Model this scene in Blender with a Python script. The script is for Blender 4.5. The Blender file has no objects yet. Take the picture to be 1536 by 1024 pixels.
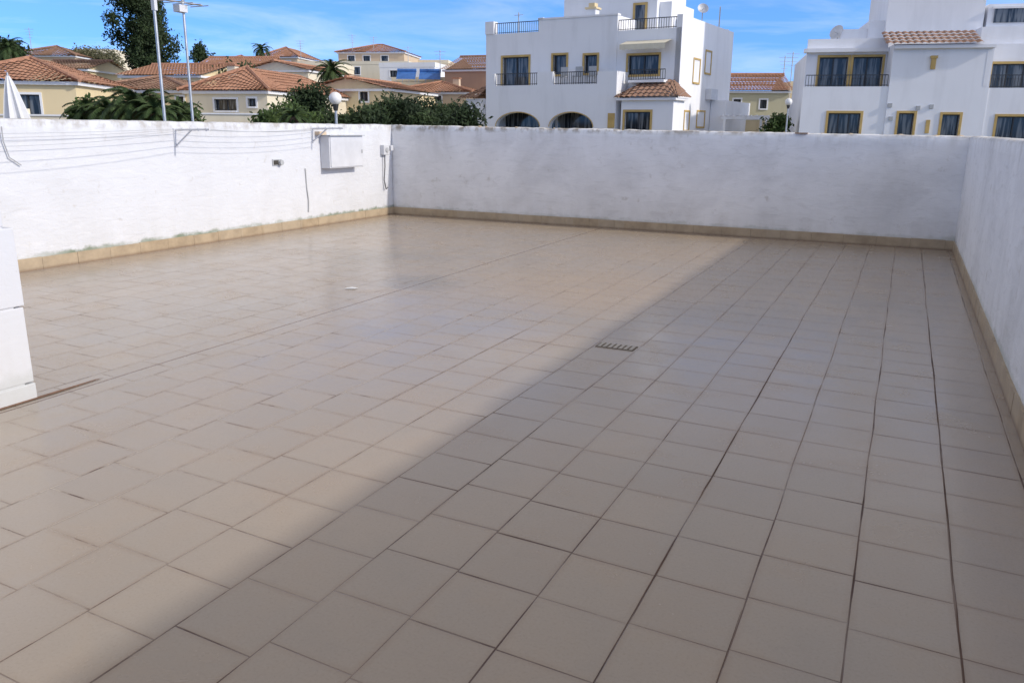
import bpy, math, random
from math import sin, cos, tan, radians, sqrt, pi, floor as fl
from mathutils import Vector, Matrix, noise
random.seed(7)
sc = bpy.context.scene
col = sc.collection

# ------------------------------------------------------------------ camera
FPX = 1220.0
EYE = Vector((0, 0, 1.6))
p = math.atan(318 / FPX); r = 0.0098
r0 = Vector((1, 0, 0)); u0_ = Vector((0, sin(p), cos(p))); fw = Vector((0, cos(p), -sin(p)))
RT = r0 * cos(r) + u0_ * sin(r); UP = -r0 * sin(r) + u0_ * cos(r)
cam_d = bpy.data.cameras.new("camera"); cam = bpy.data.objects.new("camera", cam_d); col.objects.link(cam)
cam_d.sensor_width = 36; cam_d.lens = FPX / 1536 * 36; cam_d.clip_end = 6000; cam_d.clip_start = 0.05
cam.matrix_world = Matrix(((RT.x, UP.x, -fw.x, EYE.x), (RT.y, UP.y, -fw.y, EYE.y), (RT.z, UP.z, -fw.z, EYE.z), (0, 0, 0, 1)))
sc.camera = cam
sc.view_settings.view_transform = 'Standard'; sc.view_settings.look = 'None'; sc.view_settings.exposure = 0

# pixel helpers: image coordinates u, v cast through the camera, converted to world coordinates
def ray(u, v): return RT * (u - 768) + UP * (512 - v) + fw * FPX
def at(u, v, Y):
    d = ray(u, v); return EYE + d * (Y / d.y)
def ground_pt(u, v, z=0.0):
    d = ray(u, v); return EYE + d * ((z - EYE.z) / d.z)
d1 = ray(1365, 200); A0 = math.atan2(d1.x, d1.y)       # terrace axis
EX = Vector((cos(A0), -sin(A0), 0)); EY = Vector((sin(A0), cos(A0), 0))
def loc(P): return (P.dot(EX), P.dot(EY), P.z)
def on_wall(u, v, X):                                    # plane local x = X
    d = ray(u, v); P = EYE + d * (X / d.dot(EX)); return loc(P)
TROT = -A0

# ------------------------------------------------------------------ materials
class NT:
    def __init__(s, name):
        m = bpy.data.materials.new(name); m.use_nodes = True; s.m = m; s.t = m.node_tree
        s.b = s.t.nodes["Principled BSDF"]
    def n(s, ty, **k):
        x = s.t.nodes.new(ty)
        for a, b in k.items(): setattr(x, a, b)
        return x
    def put(s, sock, v):
        if hasattr(v, 'is_output'): s.t.links.new(v, sock)
        elif isinstance(v, (tuple, list)) and len(v) == 3 and sock.type == 'RGBA': sock.default_value = (*v, 1)
        else: sock.default_value = v
    def M(s, op, a, b=0.0, c=0.0):
        x = s.n('ShaderNodeMath', operation=op); s.put(x.inputs[0], a); s.put(x.inputs[1], b); s.put(x.inputs[2], c); return x.outputs[0]
    def MR(s, v, a, b, c=0.0, d=1.0):
        x = s.n('ShaderNodeMapRange'); x.clamp = True
        for i, q in enumerate((v, a, b, c, d)): s.put(x.inputs[i], q)
        return x.outputs[0]
    def mix(s, f, a, b, bt='MIX'):
        x = s.n('ShaderNodeMix', data_type='RGBA', blend_type=bt); s.put(x.inputs[0], f); s.put(x.inputs[6], a); s.put(x.inputs[7], b); return x.outputs[2]
    def obj(s): return s.n('ShaderNodeTexCoord').outputs['Object']
    def noise(s, vec, scale, detail=4, rough=.55, mp=None, dist=0.0):
        if mp:
            q = s.n('ShaderNodeMapping'); s.t.links.new(vec, q.inputs[0]); q.inputs['Scale'].default_value = mp; vec = q.outputs[0]
        x = s.n('ShaderNodeTexNoise'); s.t.links.new(vec, x.inputs['Vector']); x.inputs['Scale'].default_value = scale
        x.inputs['Detail'].default_value = detail; x.inputs['Roughness'].default_value = rough; x.inputs['Distortion'].default_value = dist
        return x.outputs[0]
    def bump(s, h, st, dist, nrm=None):
        x = s.n('ShaderNodeBump'); s.put(x.inputs['Height'], h); x.inputs['Strength'].default_value = st; x.inputs['Distance'].default_value = dist
        if nrm is not None: s.t.links.new(nrm, x.inputs['Normal'])
        s.t.links.new(x.outputs[0], s.b.inputs['Normal']); return x.outputs[0]
    def base(s, v): s.put(s.b.inputs['Base Color'], v)
    def rough(s, v): s.put(s.b.inputs['Roughness'], v)

def simple(name, c, rough=.7, var=.12, scale=3.0, metal=0.0, bump=0.0, spec=.5):
    k = NT(name); o = k.obj(); nz = k.noise(o, scale, 3)
    f = k.MR(nz, .3, .7, 1 - var, 1 + var)
    cc = k.n('ShaderNodeVectorMath', operation='SCALE'); cc.inputs[0].default_value = c; k.t.links.new(f, cc.inputs[3])
    k.base(cc.outputs[0]); k.rough(rough); k.b.inputs['Metallic'].default_value = metal
    k.b.inputs['Specular IOR Level'].default_value = spec
    if bump: k.bump(k.noise(o, scale * 12, 2), bump, .02)
    return k.m
def render_mat(name, c):
    """painted exterior render with rain streaks"""
    k = NT(name); o = k.obj(); d = k.noise(o, 1.4, 4, .6, mp=(1, 1, .18)); b = k.noise(o, .5, 4, .6)
    cc = k.mix(k.MR(d, .50, .75, 0, .26), c, tuple(x * .62 for x in c)); cc = k.mix(k.MR(b, .4, .7, 0, .16), cc, tuple(x * .75 for x in c))
    k.base(cc); k.rough(.88); k.b.inputs['Specular IOR Level'].default_value = .2; return k.m

def wall_mat(name, base, stain, moss, peel, topdirt, bmp=.45):
    k = NT(name); o = k.obj(); sp = k.n('ShaderNodeSeparateXYZ'); k.t.links.new(o, sp.inputs[0]); Z = sp.outputs[2]
    big = k.noise(o, .9, 4, .62, dist=.4); mid = k.noise(o, 5, 5, .65); fine = k.noise(o, 42, 2, .6)
    strk = k.noise(o, 3.0, 5, .65, mp=(1.2, 1.2, 4.0), dist=.8)
    drip = k.noise(o, 5.0, 4, .6, mp=(1, 1, .16))
    c = k.mix(k.MR(big, .42, .70, 0, stain), base, (.52, .52, .53))
    c = k.mix(k.MR(strk, .54, .74, 0, stain * .8), c, (.52, .52, .52))
    c = k.mix(k.MR(strk, .46, .30, 0, stain * .6), c, (.88, .88, .90))
    c = k.mix(k.MR(mid, .63, .72, 0, peel), c, (.46, .43, .39))
    top = k.M('MULTIPLY', k.MR(Z, 1.30, 1.66, 0, 1), k.MR(drip, .50, .70, 0, topdirt * .6))
    c = k.mix(top, c, (.36, .34, .31))
    edge = k.M('MULTIPLY', k.MR(Z, 1.525, 1.60, 0, 1), k.MR(mid, .45, .60, 0, topdirt))
    c = k.mix(edge, c, (.30, .26, .21))
    zw = k.M('ADD', Z, k.MR(mid, .3, .7, -.035, .035))
    low = k.M('MULTIPLY', k.MR(zw, .15, .19, 1, 0), k.MR(big, .35, .6, .1, moss))
    c = k.mix(low, c, (.20, .24, .17))
    lowb = k.M('MULTIPLY', k.MR(Z, .15, .50, 1, 0), k.MR(drip, .42, .7, 0, .25))
    c = k.mix(lowb, c, (.45, .43, .39))
    spk = k.MR(fine, .70, .78, 0, .4)
    c = k.mix(spk, c, (.34, .31, .27))
    k.base(c); k.rough(.88); k.b.inputs['Specular IOR Level'].default_value = .25
    h = k.M('ADD', k.M('MULTIPLY', strk, 1.0), k.M('ADD', k.M('MULTIPLY', fine, .22), k.M('MULTIPLY', mid, .5)))
    k.bump(h, bmp, .014)
    return k.m

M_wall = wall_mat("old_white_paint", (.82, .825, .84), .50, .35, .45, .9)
M_wallL = wall_mat("sunlit_white_paint", (.66, .675, .71), .28, 1.0, .45, .5, .6)  # same white paint, base set darker than on the shaded walls to offset sun
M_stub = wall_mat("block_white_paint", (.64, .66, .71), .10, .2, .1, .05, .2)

SPOT = []   # (x, y, radius m, colour, strength)
def floor_mat(xA, xC):
    k = NT("terrace_tiles"); o = k.obj(); sp = k.n('ShaderNodeSeparateXYZ'); k.t.links.new(o, sp.inputs[0])
    wob = k.noise(o, .9, 1)
    X = k.M('ADD', sp.outputs[0], k.MR(wob, .2, .8, -.008, .008)); Yv = k.M('ADD', sp.outputs[1], k.MR(wob, .2, .8, .008, -.008))
    w = .335
    c = k.M('DIVIDE', k.M('SUBTRACT', X, xA), w); ci = k.M('FLOOR', c); cf = k.M('SUBTRACT', c, ci)
    dd1 = k.M('MULTIPLY', k.M('MINIMUM', cf, k.M('SUBTRACT', 1.0, cf)), w)
    wn = k.n('ShaderNodeTexWhiteNoise', noise_dimensions='1D'); k.t.links.new(ci, wn.inputs['W']); rc = wn.outputs[0]
    amp = k.MR(ci, -1.5, -0.5, 1.0, .12)
    q = k.M('ADD', k.M('DIVIDE', k.M('ADD', Yv, k.M('MULTIPLY', X, tan(radians(2.6)))), w), k.M('MULTIPLY', rc, amp))
    qi = k.M('FLOOR', q); qf = k.M('SUBTRACT', q, qi)
    dd2 = k.M('MULTIPLY', k.M('MINIMUM', qf, k.M('SUBTRACT', 1.0, qf)), w)
    cv = k.n('ShaderNodeCombineXYZ'); k.t.links.new(ci, cv.inputs[0]); k.t.links.new(qi, cv.inputs[1])
    wt = k.n('ShaderNodeTexWhiteNoise', noise_dimensions='2D'); k.t.links.new(cv.outputs[0], wt.inputs['Vector']); rt = wt.outputs[0]
    lit = k.MR(sp.outputs[0], -3.2, -1.6, 1, 0)      # pale joint colour painted in on the sunlit side of the floor
    gn = k.noise(o, 1.3, 3, .6)
    wide = k.MR(gn, .50, .62, 1.0, 1.9)              # joints eroded wider in places
    g1 = k.M('MULTIPLY', k.MR(rc, 0, 1, .0012, .0024), wide); g2 = k.M('MULTIPLY', k.MR(rt, 0, 1, .0009, .0024), wide)
    m1 = k.MR(dd1, g1, k.M('ADD', g1, .0016), 1, 0); m2 = k.MR(dd2, g2, k.M('ADD', g2, .0016), 1, 0)
    m2 = k.M('MULTIPLY', m2, k.MR(rt, 0, .7, .6, 1))
    dC = k.M('ABSOLUTE', k.M('SUBTRACT', X, xC)); mC = k.MR(dC, .006, .012, 1, 0)
    big = k.noise(o, .55, 4, .6, dist=.5); mid = k.noise(o, 2.3, 5, .62, dist=.4); fine = k.noise(o, 90, 3, .7)
    m3 = k.noise(o, 5.5, 4, .7)
    def T(a): return tuple(x * .77 for x in a)
    tile = k.mix(k.MR(big, .35, .66), T((.515, .425, .34)), T((.455, .395, .335)))
    tile = k.mix(k.MR(mid, .48, .74, 0, .42), tile, T((.53, .40, .275)))
    tile = k.mix(k.MR(mid, .46, .28, 0, .30), tile, T((.39, .35, .315)))
    tile = k.mix(k.MR(m3, .58, .78, 0, .20), tile, T((.34, .295, .255)))
    tile = k.mix(k.MR(rt, 0, 1, 0, .30), tile, T((.38, .33, .29)))
    tile = k.mix(k.MR(fine, .52, .72, 0, .35), tile, T((.33, .275, .225)))
    tile = k.mix(k.MR(fine, .42, .28, 0, .20), tile, T((.62, .54, .46)))
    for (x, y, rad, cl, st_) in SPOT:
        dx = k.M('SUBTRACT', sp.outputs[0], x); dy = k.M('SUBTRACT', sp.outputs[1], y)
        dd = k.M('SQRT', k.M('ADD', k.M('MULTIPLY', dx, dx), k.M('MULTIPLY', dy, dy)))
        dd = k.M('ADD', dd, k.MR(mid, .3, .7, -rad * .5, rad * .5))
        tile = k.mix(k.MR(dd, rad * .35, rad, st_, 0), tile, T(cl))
    de = k.M('MINIMUM', dd1, dd2)
    tile = k.mix(k.M('MULTIPLY', k.MR(de, .002, .028, 1, 0), k.MR(mid, .35, .65, .08, .40)), tile, T((.34, .235, .165)))
    tile = k.mix(k.M('MULTIPLY', k.MR(sp.outputs[1], 9.5, 13.2), k.MR(mid, .3, .6, .2, .5)), tile, T((.45, .35, .235)))
    gc = k.mix(k.MR(gn, .40, .56), (.20, .135, .10), (.085, .045, .03))
    gc = k.mix(k.M('MULTIPLY', lit, k.MR(m3, .40, .55, 0, 1)), gc, (.46, .41, .35))
    mm = k.M('MAXIMUM', m1, m2); mm = k.M('MULTIPLY', mm, k.MR(k.noise(o, 2.1, 2), .32, .55, .35, 1))
    cc = k.mix(mm, tile, gc); cc = k.mix(k.M('MULTIPLY', mC, k.MR(gn, .3, .6, .95, .7)), cc, (.13, .07, .045))
    k.base(cc)
    ro = k.MR(mid, .3, .7, .16, .30); k.rough(k.M('ADD', ro, k.M('MULTIPLY', mm, .4)))
    k.b.inputs['Specular IOR Level'].default_value = .6
    h = k.M('ADD', k.M('MULTIPLY', k.M('MAXIMUM', mm, mC), -1.0), k.M('ADD', k.M('MULTIPLY', fine, .04), k.M('MULTIPLY', mid, .4)))
    k.bump(h, .45, .004)
    return k.m

def skirt_mat():
    k = NT("skirting_tile"); o = k.obj(); sp = k.n('ShaderNodeSeparateXYZ'); k.t.links.new(o, sp.inputs[0])
    s = k.M('ADD', sp.outputs[0], sp.outputs[1]); c = k.M('DIVIDE', s, .45)
    wn = k.n('ShaderNodeTexWhiteNoise', noise_dimensions='1D'); k.t.links.new(k.M('FLOOR', c), wn.inputs['W'])
    mid = k.noise(o, 6, 5, .65)
    cc = k.mix(k.MR(mid, .35, .7), (.46, .36, .24), (.31, .235, .155)); cc = k.mix(k.MR(wn.outputs[0], 0, 1, 0, .35), cc, (.50, .43, .33))
    cc = k.mix(k.MR(sp.outputs[2], .0, .035, .7, 0), cc, (.15, .09, .06))
    k.base(cc); k.rough(.5); return k.m
M_skirt = skirt_mat()

def roof_mat(name, a, b):
    k = NT(name); o = k.obj(); nz = k.noise(o, 1.3, 4, .6); f2 = k.noise(o, 7, 4, .75)
    c = k.mix(k.MR(nz, .35, .68), a, b); c = k.mix(k.MR(f2, .45, .65, 0, .65), c, (.20, .12, .085))
    c = k.mix(k.MR(f2, .45, .28, 0, .55), c, (.58, .41, .30))
    k.base(c); k.rough(.85); k.bump(f2, .6, .06); return k.m
M_roof = roof_mat("terracotta_roof", (.50, .255, .16), (.40, .195, .12))
M_roof2 = roof_mat("brown_roof", (.36, .21, .145), (.26, .15, .10))

M_white = render_mat("white_render", (.82, .835, .87))
M_white2 = render_mat("white_render_b", (.81, .825, .87))
M_cream = render_mat("cream_render", (.76, .63, .40))
M_cream2 = render_mat("pale_cream_render", (.78, .71, .56))
M_tan = render_mat("tan_render", (.64, .51, .37))
M_brown = render_mat("brown_render", (.42, .28, .20))
M_olive = render_mat("olive_render", (.54, .51, .36))
M_yel = simple("ochre_trim", (.52, .36, .13), .75, .15, 2)
M_dark = simple("dark_iron", (.03, .032, .036), .45, .1, 4)
M_metal = simple("galvanised_metal", (.45, .46, .47), .4, .15, 9, metal=.7)
M_grey = simple("grey_plastic", (.42, .43, .44), .5, .1, 8)
M_boxp = simple("box_white_plastic", (.62, .63, .66), .5, .08, 4)
M_globe = simple("opal_globe", (.80, .80, .80), .25, .02, 2)
M_cloth = simple("white_canvas", (.70, .71, .74), .9, .05, 3)
M_blue = simple("blue_panel", (.05, .15, .42), .25, .2, 2)
M_bark = simple("bark", (.16, .11, .08), .9, .3, 6, bump=.4)
M_wire = simple("wire", (.33, .34, .36), .5, .1, 5)
M_cable = simple("black_cable", (.14, .14, .15), .6, .1, 5)
M_hole = simple("dark_cavity", (.05, .045, .04), .9, .2, 9)
M_pit = simple("dusty_cavity", (.14, .115, .09), .9, .3, 19)
M_slat = simple("dull_grate", (.40, .37, .33), .5, .2, 19, metal=.2)
M_crack = simple("dirty_open_joint", (.11, .065, .048), .95, .4, 7)
M_awn = simple("awning_canvas", (.66, .62, .50), .9, .06, 5)
def glass_mat():
    k = NT("window_glass"); o = k.obj(); nz = k.noise(o, 3, 2, .5, mp=(3, 3, .25))
    k.base(k.mix(k.MR(nz, .45, .6), (.02, .024, .03), (.16, .17, .18))); k.rough(.08); k.b.inputs['Specular IOR Level'].default_value = .5; return k.m
M_glass = glass_mat()
def leaf_mat(name, dk, lt, sc_=.6):
    k = NT(name); o = k.obj(); g = k.n('ShaderNodeNewGeometry')
    rnd = g.outputs['Random Per Island']; nz = k.noise(o, sc_, 3, .6)
    c = k.mix(k.M('MULTIPLY', k.MR(nz, .35, .65), k.MR(rnd, 0, 1, .25, 1)), dk, lt); k.base(c); k.rough(.65)
    k.b.inputs['Specular IOR Level'].default_value = .2; return k.m
M_leafD = leaf_mat("dark_foliage", (.012, .024, .010), (.05, .08, .03))
M_leafM = leaf_mat("green_foliage", (.022, .045, .013), (.10, .15, .042), 1.0)
M_leafG = leaf_mat("dry_foliage", (.07, .075, .04), (.20, .19, .11), 1.0)
M_palm = leaf_mat("palm_foliage", (.02, .045, .014), (.10, .14, .055), 1.0)
def ground_mat():
    k = NT("dry_ground"); o = k.obj()
    c = k.mix(k.MR(k.noise(o, .08, 5), .4, .6), (.30, .24, .17), (.16, .17, .08)); c = k.mix(k.MR(k.noise(o, 1.5, 4), .4, .7, 0, .6), c, (.22, .18, .12))
    k.base(c); k.rough(.95); return k.m

# ------------------------------------------------------------------ mesh builder
class MB:
    def __init__(s): s.v = []; s.f = []; s.mi = []; s.mats = []
    def mat(s, m):
        if m not in s.mats: s.mats.append(m)
        return s.mats.index(m)
    def face(s, pts, m):
        n = len(s.v); s.v += [tuple(q) for q in pts]; s.f.append(tuple(range(n, n + len(pts)))); s.mi.append(s.mat(m))
    def box(s, x0, x1, y0, y1, z0, z1, m):
        if x0 > x1: x0, x1 = x1, x0
        if y0 > y1: y0, y1 = y1, y0
        if z0 > z1: z0, z1 = z1, z0
        n = len(s.v); s.v += [(x, y, z) for z in (z0, z1) for x, y in ((x0, y0), (x1, y0), (x1, y1), (x0, y1))]
        for f in ((0, 3, 2, 1), (4, 5, 6, 7), (0, 1, 5, 4), (1, 2, 6, 5), (2, 3, 7, 6), (3, 0, 4, 7)):
            s.f.append(tuple(n + i for i in f)); s.mi.append(s.mat(m))
    def tube(s, pts, rad, m, k=6, cap=True):
        pts = [Vector(q) for q in pts]; rings = []
        for i, q in enumerate(pts):
            d = (pts[min(i + 1, len(pts) - 1)] - pts[max(i - 1, 0)]).normalized()
            a = d.orthogonal().normalized() if i == 0 else (a - d * a.dot(d)).normalized()
            b = d.cross(a); rr = rad[i] if isinstance(rad, (list, tuple)) else rad
            n = len(s.v); s.v += [tuple(q + (a * cos(2 * pi * j / k) + b * sin(2 * pi * j / k)) * rr) for j in range(k)]; rings.append(n)
        for x, y in zip(rings, rings[1:]):
            for j in range(k): s.f.append((x + j, x + (j + 1) % k, y + (j + 1) % k, y + j)); s.mi.append(s.mat(m))
        if cap:
            s.f.append(tuple(rings[0] + j for j in range(k))[::-1]); s.mi.append(s.mat(m)); s.f.append(tuple(rings[-1] + j for j in range(k))); s.mi.append(s.mat(m))
    def sphere(s, c, rr, m, seg=20, rg=12, zs=1.0):
        n = len(s.v)
        for i in range(rg + 1):
            th = pi * i / rg
            for j in range(seg):
                ph = 2 * pi * j / seg; s.v.append((c[0] + rr * sin(th) * cos(ph), c[1] + rr * sin(th) * sin(ph), c[2] + rr * zs * cos(th)))
        for i in range(rg):
            for j in range(seg):
                s.f.append((n + i * seg + j, n + (i + 1) * seg + j, n + (i + 1) * seg + (j + 1) % seg, n + i * seg + (j + 1) % seg)); s.mi.append(s.mat(m))
    def slope(s, A, B, up, li, ri, m, per=.25, amp=.05):
        A = Vector(A); B = Vector(B); up = Vector(up); W = (B - A).length; d = (B - A) / W; nn = d.cross(up).normalized()
        if nn.z < 0: nn = -nn
        n = max(4, int(W / per * 4)); prev = None; rows = max(1, int(up.length / .42))
        for i in range(n + 1):
            x = W * i / n; fr = 1.0
            if li > 0: fr = min(fr, x / li)
            if ri > 0: fr = min(fr, (W - x) / ri)
            fr = max(fr, 0.0); off = nn * (amp * abs(sin(pi * x / per)))
            cur = [A + d * x + up * (fr * j / rows) + off for j in range(rows + 1)]
            if prev:
                for j in range(rows):
                    lift = nn * .035; a, b, c_, e = prev[j], cur[j], cur[j + 1], prev[j + 1]
                    if (b - c_).length + (a - e).length > .02: s.face([a + lift, b + lift, c_, e], m)
            prev = cur
    def build(s, name, parent=None, loc=(0, 0, 0), rz=0.0, smooth=False):
        me = bpy.data.meshes.new(name); me.from_pydata(s.v, [], s.f)
        for m in s.mats: me.materials.append(m)
        me.polygons.foreach_set('material_index', s.mi)
        if smooth: me.polygons.foreach_set('use_smooth', [True] * len(s.f))
        me.update(); o = bpy.data.objects.new(name, me); col.objects.link(o); o.location = loc; o.rotation_euler = (0, 0, rz)
        if parent: o.parent = parent
        return o
def empty(name, loc=(0, 0, 0), rz=0.0):
    e = bpy.data.objects.new(name, None); col.objects.link(e); e.location = loc; e.rotation_euler = (0, 0, rz); e.empty_display_size = .3; return e

# ------------------------------------------------------------------ terrain
def ss(a, b, x):
    t = max(0, min(1, (x - a) / (b - a))); return t * t * (3 - 2 * t)
def terrain(x, y):
    h = -3.4 + 2.7 * ss(17, 31, sqrt(x * x + y * y)) + 8.5 * ss(45, 130, y) * (1 - ss(-8, 45, x))
    return h + .25 * noise.noise(Vector((x * .05, y * .05, 0)))
mb = MB(); gm = ground_mat()
xs = sorted(set([-3000, -1500, -700, -400, 400, 700, 1500, 3000] + list(range(-260, 261, 6))))
ys = sorted(set([-3000, -1500, -600, 400, 700, 1500, 3500] + list(range(-200, 301, 6))))
mb.v = [(x, y, terrain(x, y)) for y in ys for x in xs]; nx = len(xs)
for j in range(len(ys) - 1):
    for i in range(nx - 1):
        mb.f.append((j * nx + i, j * nx + i + 1, (j + 1) * nx + i + 1, (j + 1) * nx + i)); mb.mi.append(mb.mat(gm))
mb.build("ground", smooth=True)

# ------------------------------------------------------------------ terrace
XR = loc(ground_pt(1430, 376))[0]; YB = loc(ground_pt(1430, 376))[1]
XL = loc(ground_pt(590, 321))[0]; YBL = loc(ground_pt(590, 321))[1]
xA = loc(ground_pt(890, 1022))[0]; xC = loc(ground_pt(600, 435))[0]
YF = -4.0
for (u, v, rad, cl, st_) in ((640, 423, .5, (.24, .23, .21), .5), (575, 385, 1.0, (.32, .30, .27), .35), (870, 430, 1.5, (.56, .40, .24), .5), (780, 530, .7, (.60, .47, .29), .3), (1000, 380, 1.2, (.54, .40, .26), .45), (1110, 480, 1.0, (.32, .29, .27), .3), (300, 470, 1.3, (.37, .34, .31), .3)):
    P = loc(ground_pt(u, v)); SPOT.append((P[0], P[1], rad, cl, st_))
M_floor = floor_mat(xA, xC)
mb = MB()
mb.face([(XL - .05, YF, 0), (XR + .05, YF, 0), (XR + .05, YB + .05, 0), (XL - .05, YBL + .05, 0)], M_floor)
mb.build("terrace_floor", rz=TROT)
mb = MB(); mb.box(XL - .2, XR + .2, YF - .2, min(YB, YBL) + .1, -4.2, -.02, M_cream2); mb.build("house_below_terrace", rz=TROT)
# open joints where the grout has washed out and filled with red dirt
mb = MB(); w = .335
def joint(x0, y0, x1, y1, wd):
    L = sqrt((x1 - x0) ** 2 + (y1 - y0) ** 2); n = max(3, int(L / .04)); dx, dy = (x1 - x0) / L, (y1 - y0) / L; prev = None; sd_ = random.random() * 99
    for i in range(n + 1):
        t = i / n; x = x0 + (x1 - x0) * t; y = y0 + (y1 - y0) * t; j = .0025 * noise.noise(Vector((t * L * 7, sd_, 0)))
        ww = max(.0004, wd * (.55 + 1.1 * noise.noise(Vector((t * L * 2.2, sd_, 7))))) * min(1, 6 * t + .15, 6 * (1 - t) + .15) * .5
        cur = ((x - dy * (j - ww), y + dx * (j - ww), .0025), (x - dy * (j + ww), y + dx * (j + ww), .0025))
        if prev: mb.face([prev[0], cur[0], cur[1], prev[1]], M_crack)
        prev = cur
for i_, ya, yb_, wd in ((0, 1.6, 7.0, .0055), (1, 1.6, 2.6, .004), (3, 1.2, 8.5, .005), (2, 2.4, 4.2, .003), (-3, 2.3, 4.0, .003), (-6, 3.6, 6.0, .003)):
    joint(xA + i_ * w + .002, ya, xA + i_ * w - .002, yb_, wd)
mb.build("open_tile_joints", rz=TROT)

def parapet(p0, p1, h0, h1, out, mat, seed):
    p0 = Vector((*p0, 0)); p1 = Vector((*p1, 0)); out = Vector((*out, 0)); L = (p1 - p0).length; n = int(L / .05); nz = 14
    mb = MB(); inn = -out.normalized(); mi = mb.mat(mat)
    prof = []
    for i in range(n + 1):
        t = i / n; b = p0.lerp(p1, t); h = h0 + (h1 - h0) * t + .008 * noise.noise(Vector((t * L * 1.1, seed, 0))) + .008 * noise.noise(Vector((t * L * 5, seed, 3))) + .006 * noise.noise(Vector((t * L * 16, seed, 5)))
        if noise.noise(Vector((t * L * 2.3, seed, 11))) > .38: h -= .014     # chipped arris
        rw = []
        for j in range(nz + 1):
            z = -.02 + (h + .02 - .012) * j / nz
            w = .006 * noise.noise(Vector((t * L * .9, z * .9, seed + 9))) + .002 * noise.noise(Vector((t * L * 5, z * 5, seed)))
            rw.append(b + inn * w + Vector((0, 0, z)))
        rw.append(b - inn * .014 + Vector((0, 0, h))); rw.append(b + out * .5 + Vector((0, 0, h + .006))); rw.append(b + out * .93 + Vector((0, 0, h))); rw.append(b + out + Vector((0, 0, h - .015))); rw.append(b + out + Vector((0, 0, -1.5)))
        prof.append(rw)
    m = len(prof[0]); mb.v = [tuple(q) for rw in prof for q in rw]
    for i in range(n):
        for j in range(m - 1): mb.f.append((i * m + j, (i + 1) * m + j, (i + 1) * m + j + 1, i * m + j + 1)); mb.mi.append(mi)
    for i in (0, n): mb.f.append(tuple(i * m + j for j in range(m))); mb.mi.append(mi)
    o = mb.build("parapet_wall", rz=TROT)
    for q in o.data.polygons: q.use_smooth = True
    return o
def skirting(p0, p1, inn, parent, h=.125):
    mb = MB(); p0 = Vector((*p0, 0)); p1 = Vector((*p1, 0)); inn = Vector((*inn, 0)); L = (p1 - p0).length; d = (p1 - p0) / L; n = int(L / .45) + 1
    mb.face([p0 - inn * .01 + Vector((0, 0, h - .012)), p1 - inn * .01 + Vector((0, 0, h - .012)), p1 + inn * .010 + Vector((0, 0, h - .012)), p0 + inn * .010 + Vector((0, 0, h - .012))], M_pit)
    mb.face([p0 + inn * .010, p1 + inn * .010, p1 + inn * .010 + Vector((0, 0, h - .012)), p0 + inn * .010 + Vector((0, 0, h - .012))], M_pit)
    for i in range(n):
        a = p0 + d * (i * .45 + .0015); e = p0 + d * (min(L, (i + 1) * .45) - .0015); hh = h + random.uniform(-.003, .003); th = .016 + random.uniform(0, .003)
        q = [a - inn * .01, e - inn * .01, e + inn * th, a + inn * th]
        lo = [x + Vector((0, 0, .0)) for x in q]; hi = [x + Vector((0, 0, hh)) for x in q]
        mb.face(hi, M_skirt); mb.face([lo[3], lo[2], hi[2], hi[3]], M_skirt); mb.face([lo[0], lo[3], hi[3], hi[0]], M_skirt); mb.face([lo[2], lo[1], hi[1], hi[2]], M_skirt)
    return mb.build("skirting", parent=parent)
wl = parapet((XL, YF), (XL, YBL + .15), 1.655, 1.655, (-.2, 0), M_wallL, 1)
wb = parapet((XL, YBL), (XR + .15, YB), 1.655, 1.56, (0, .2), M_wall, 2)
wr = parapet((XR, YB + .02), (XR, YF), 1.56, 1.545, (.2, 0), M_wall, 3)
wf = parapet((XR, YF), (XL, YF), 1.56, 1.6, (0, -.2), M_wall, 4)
skirting((XL, 2.0), (XL, YBL), (1, 0), wl, .14); skirting((XL, YBL), (XR, YB), (0, -1), wb, .14); skirting((XR, YB), (XR, YF), (-1, 0), wr, .14)

# stub wall of painted blocks on the left
xs_ = loc(ground_pt(57, 596))[0]; ys_ = loc(ground_pt(57, 596))[1]
mb = MB(); zc = [0.0, .10, .565, 1.03, 1.39]
for i in range(4):
    y = ys_ - (.05 if i == 3 else 0)
    mb.box(xs_ - .15, xs_ - .004 * (i % 2), YF + .1, y - .005 * (i % 2), zc[i] + (.004 if i else -.01), zc[i + 1] - .004, M_stub)
mb.box(xs_ - .145, xs_ - .008, YF + .1, ys_ - .06, 0, 1.38, M_stub)
st = mb.build("block_wall", rz=TROT)
bv = st.modifiers.new("b", 'BEVEL'); bv.width = .007; bv.segments = 2
mb = MB(); mt = simple("rusty_threshold", (.20, .11, .07), .8, .3, 9)
mb.face([(xs_ - .01, ys_ - 1.5, .0045), (xs_ + .035, ys_ - 1.5, .0045), (xs_ + .028, ys_ + .1, .0045), (xs_ + .012, ys_ + .45, .0045), (xs_ - .005, ys_ + .40, .0045)], mt); mb.build("threshold_strip", rz=TROT)

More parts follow.
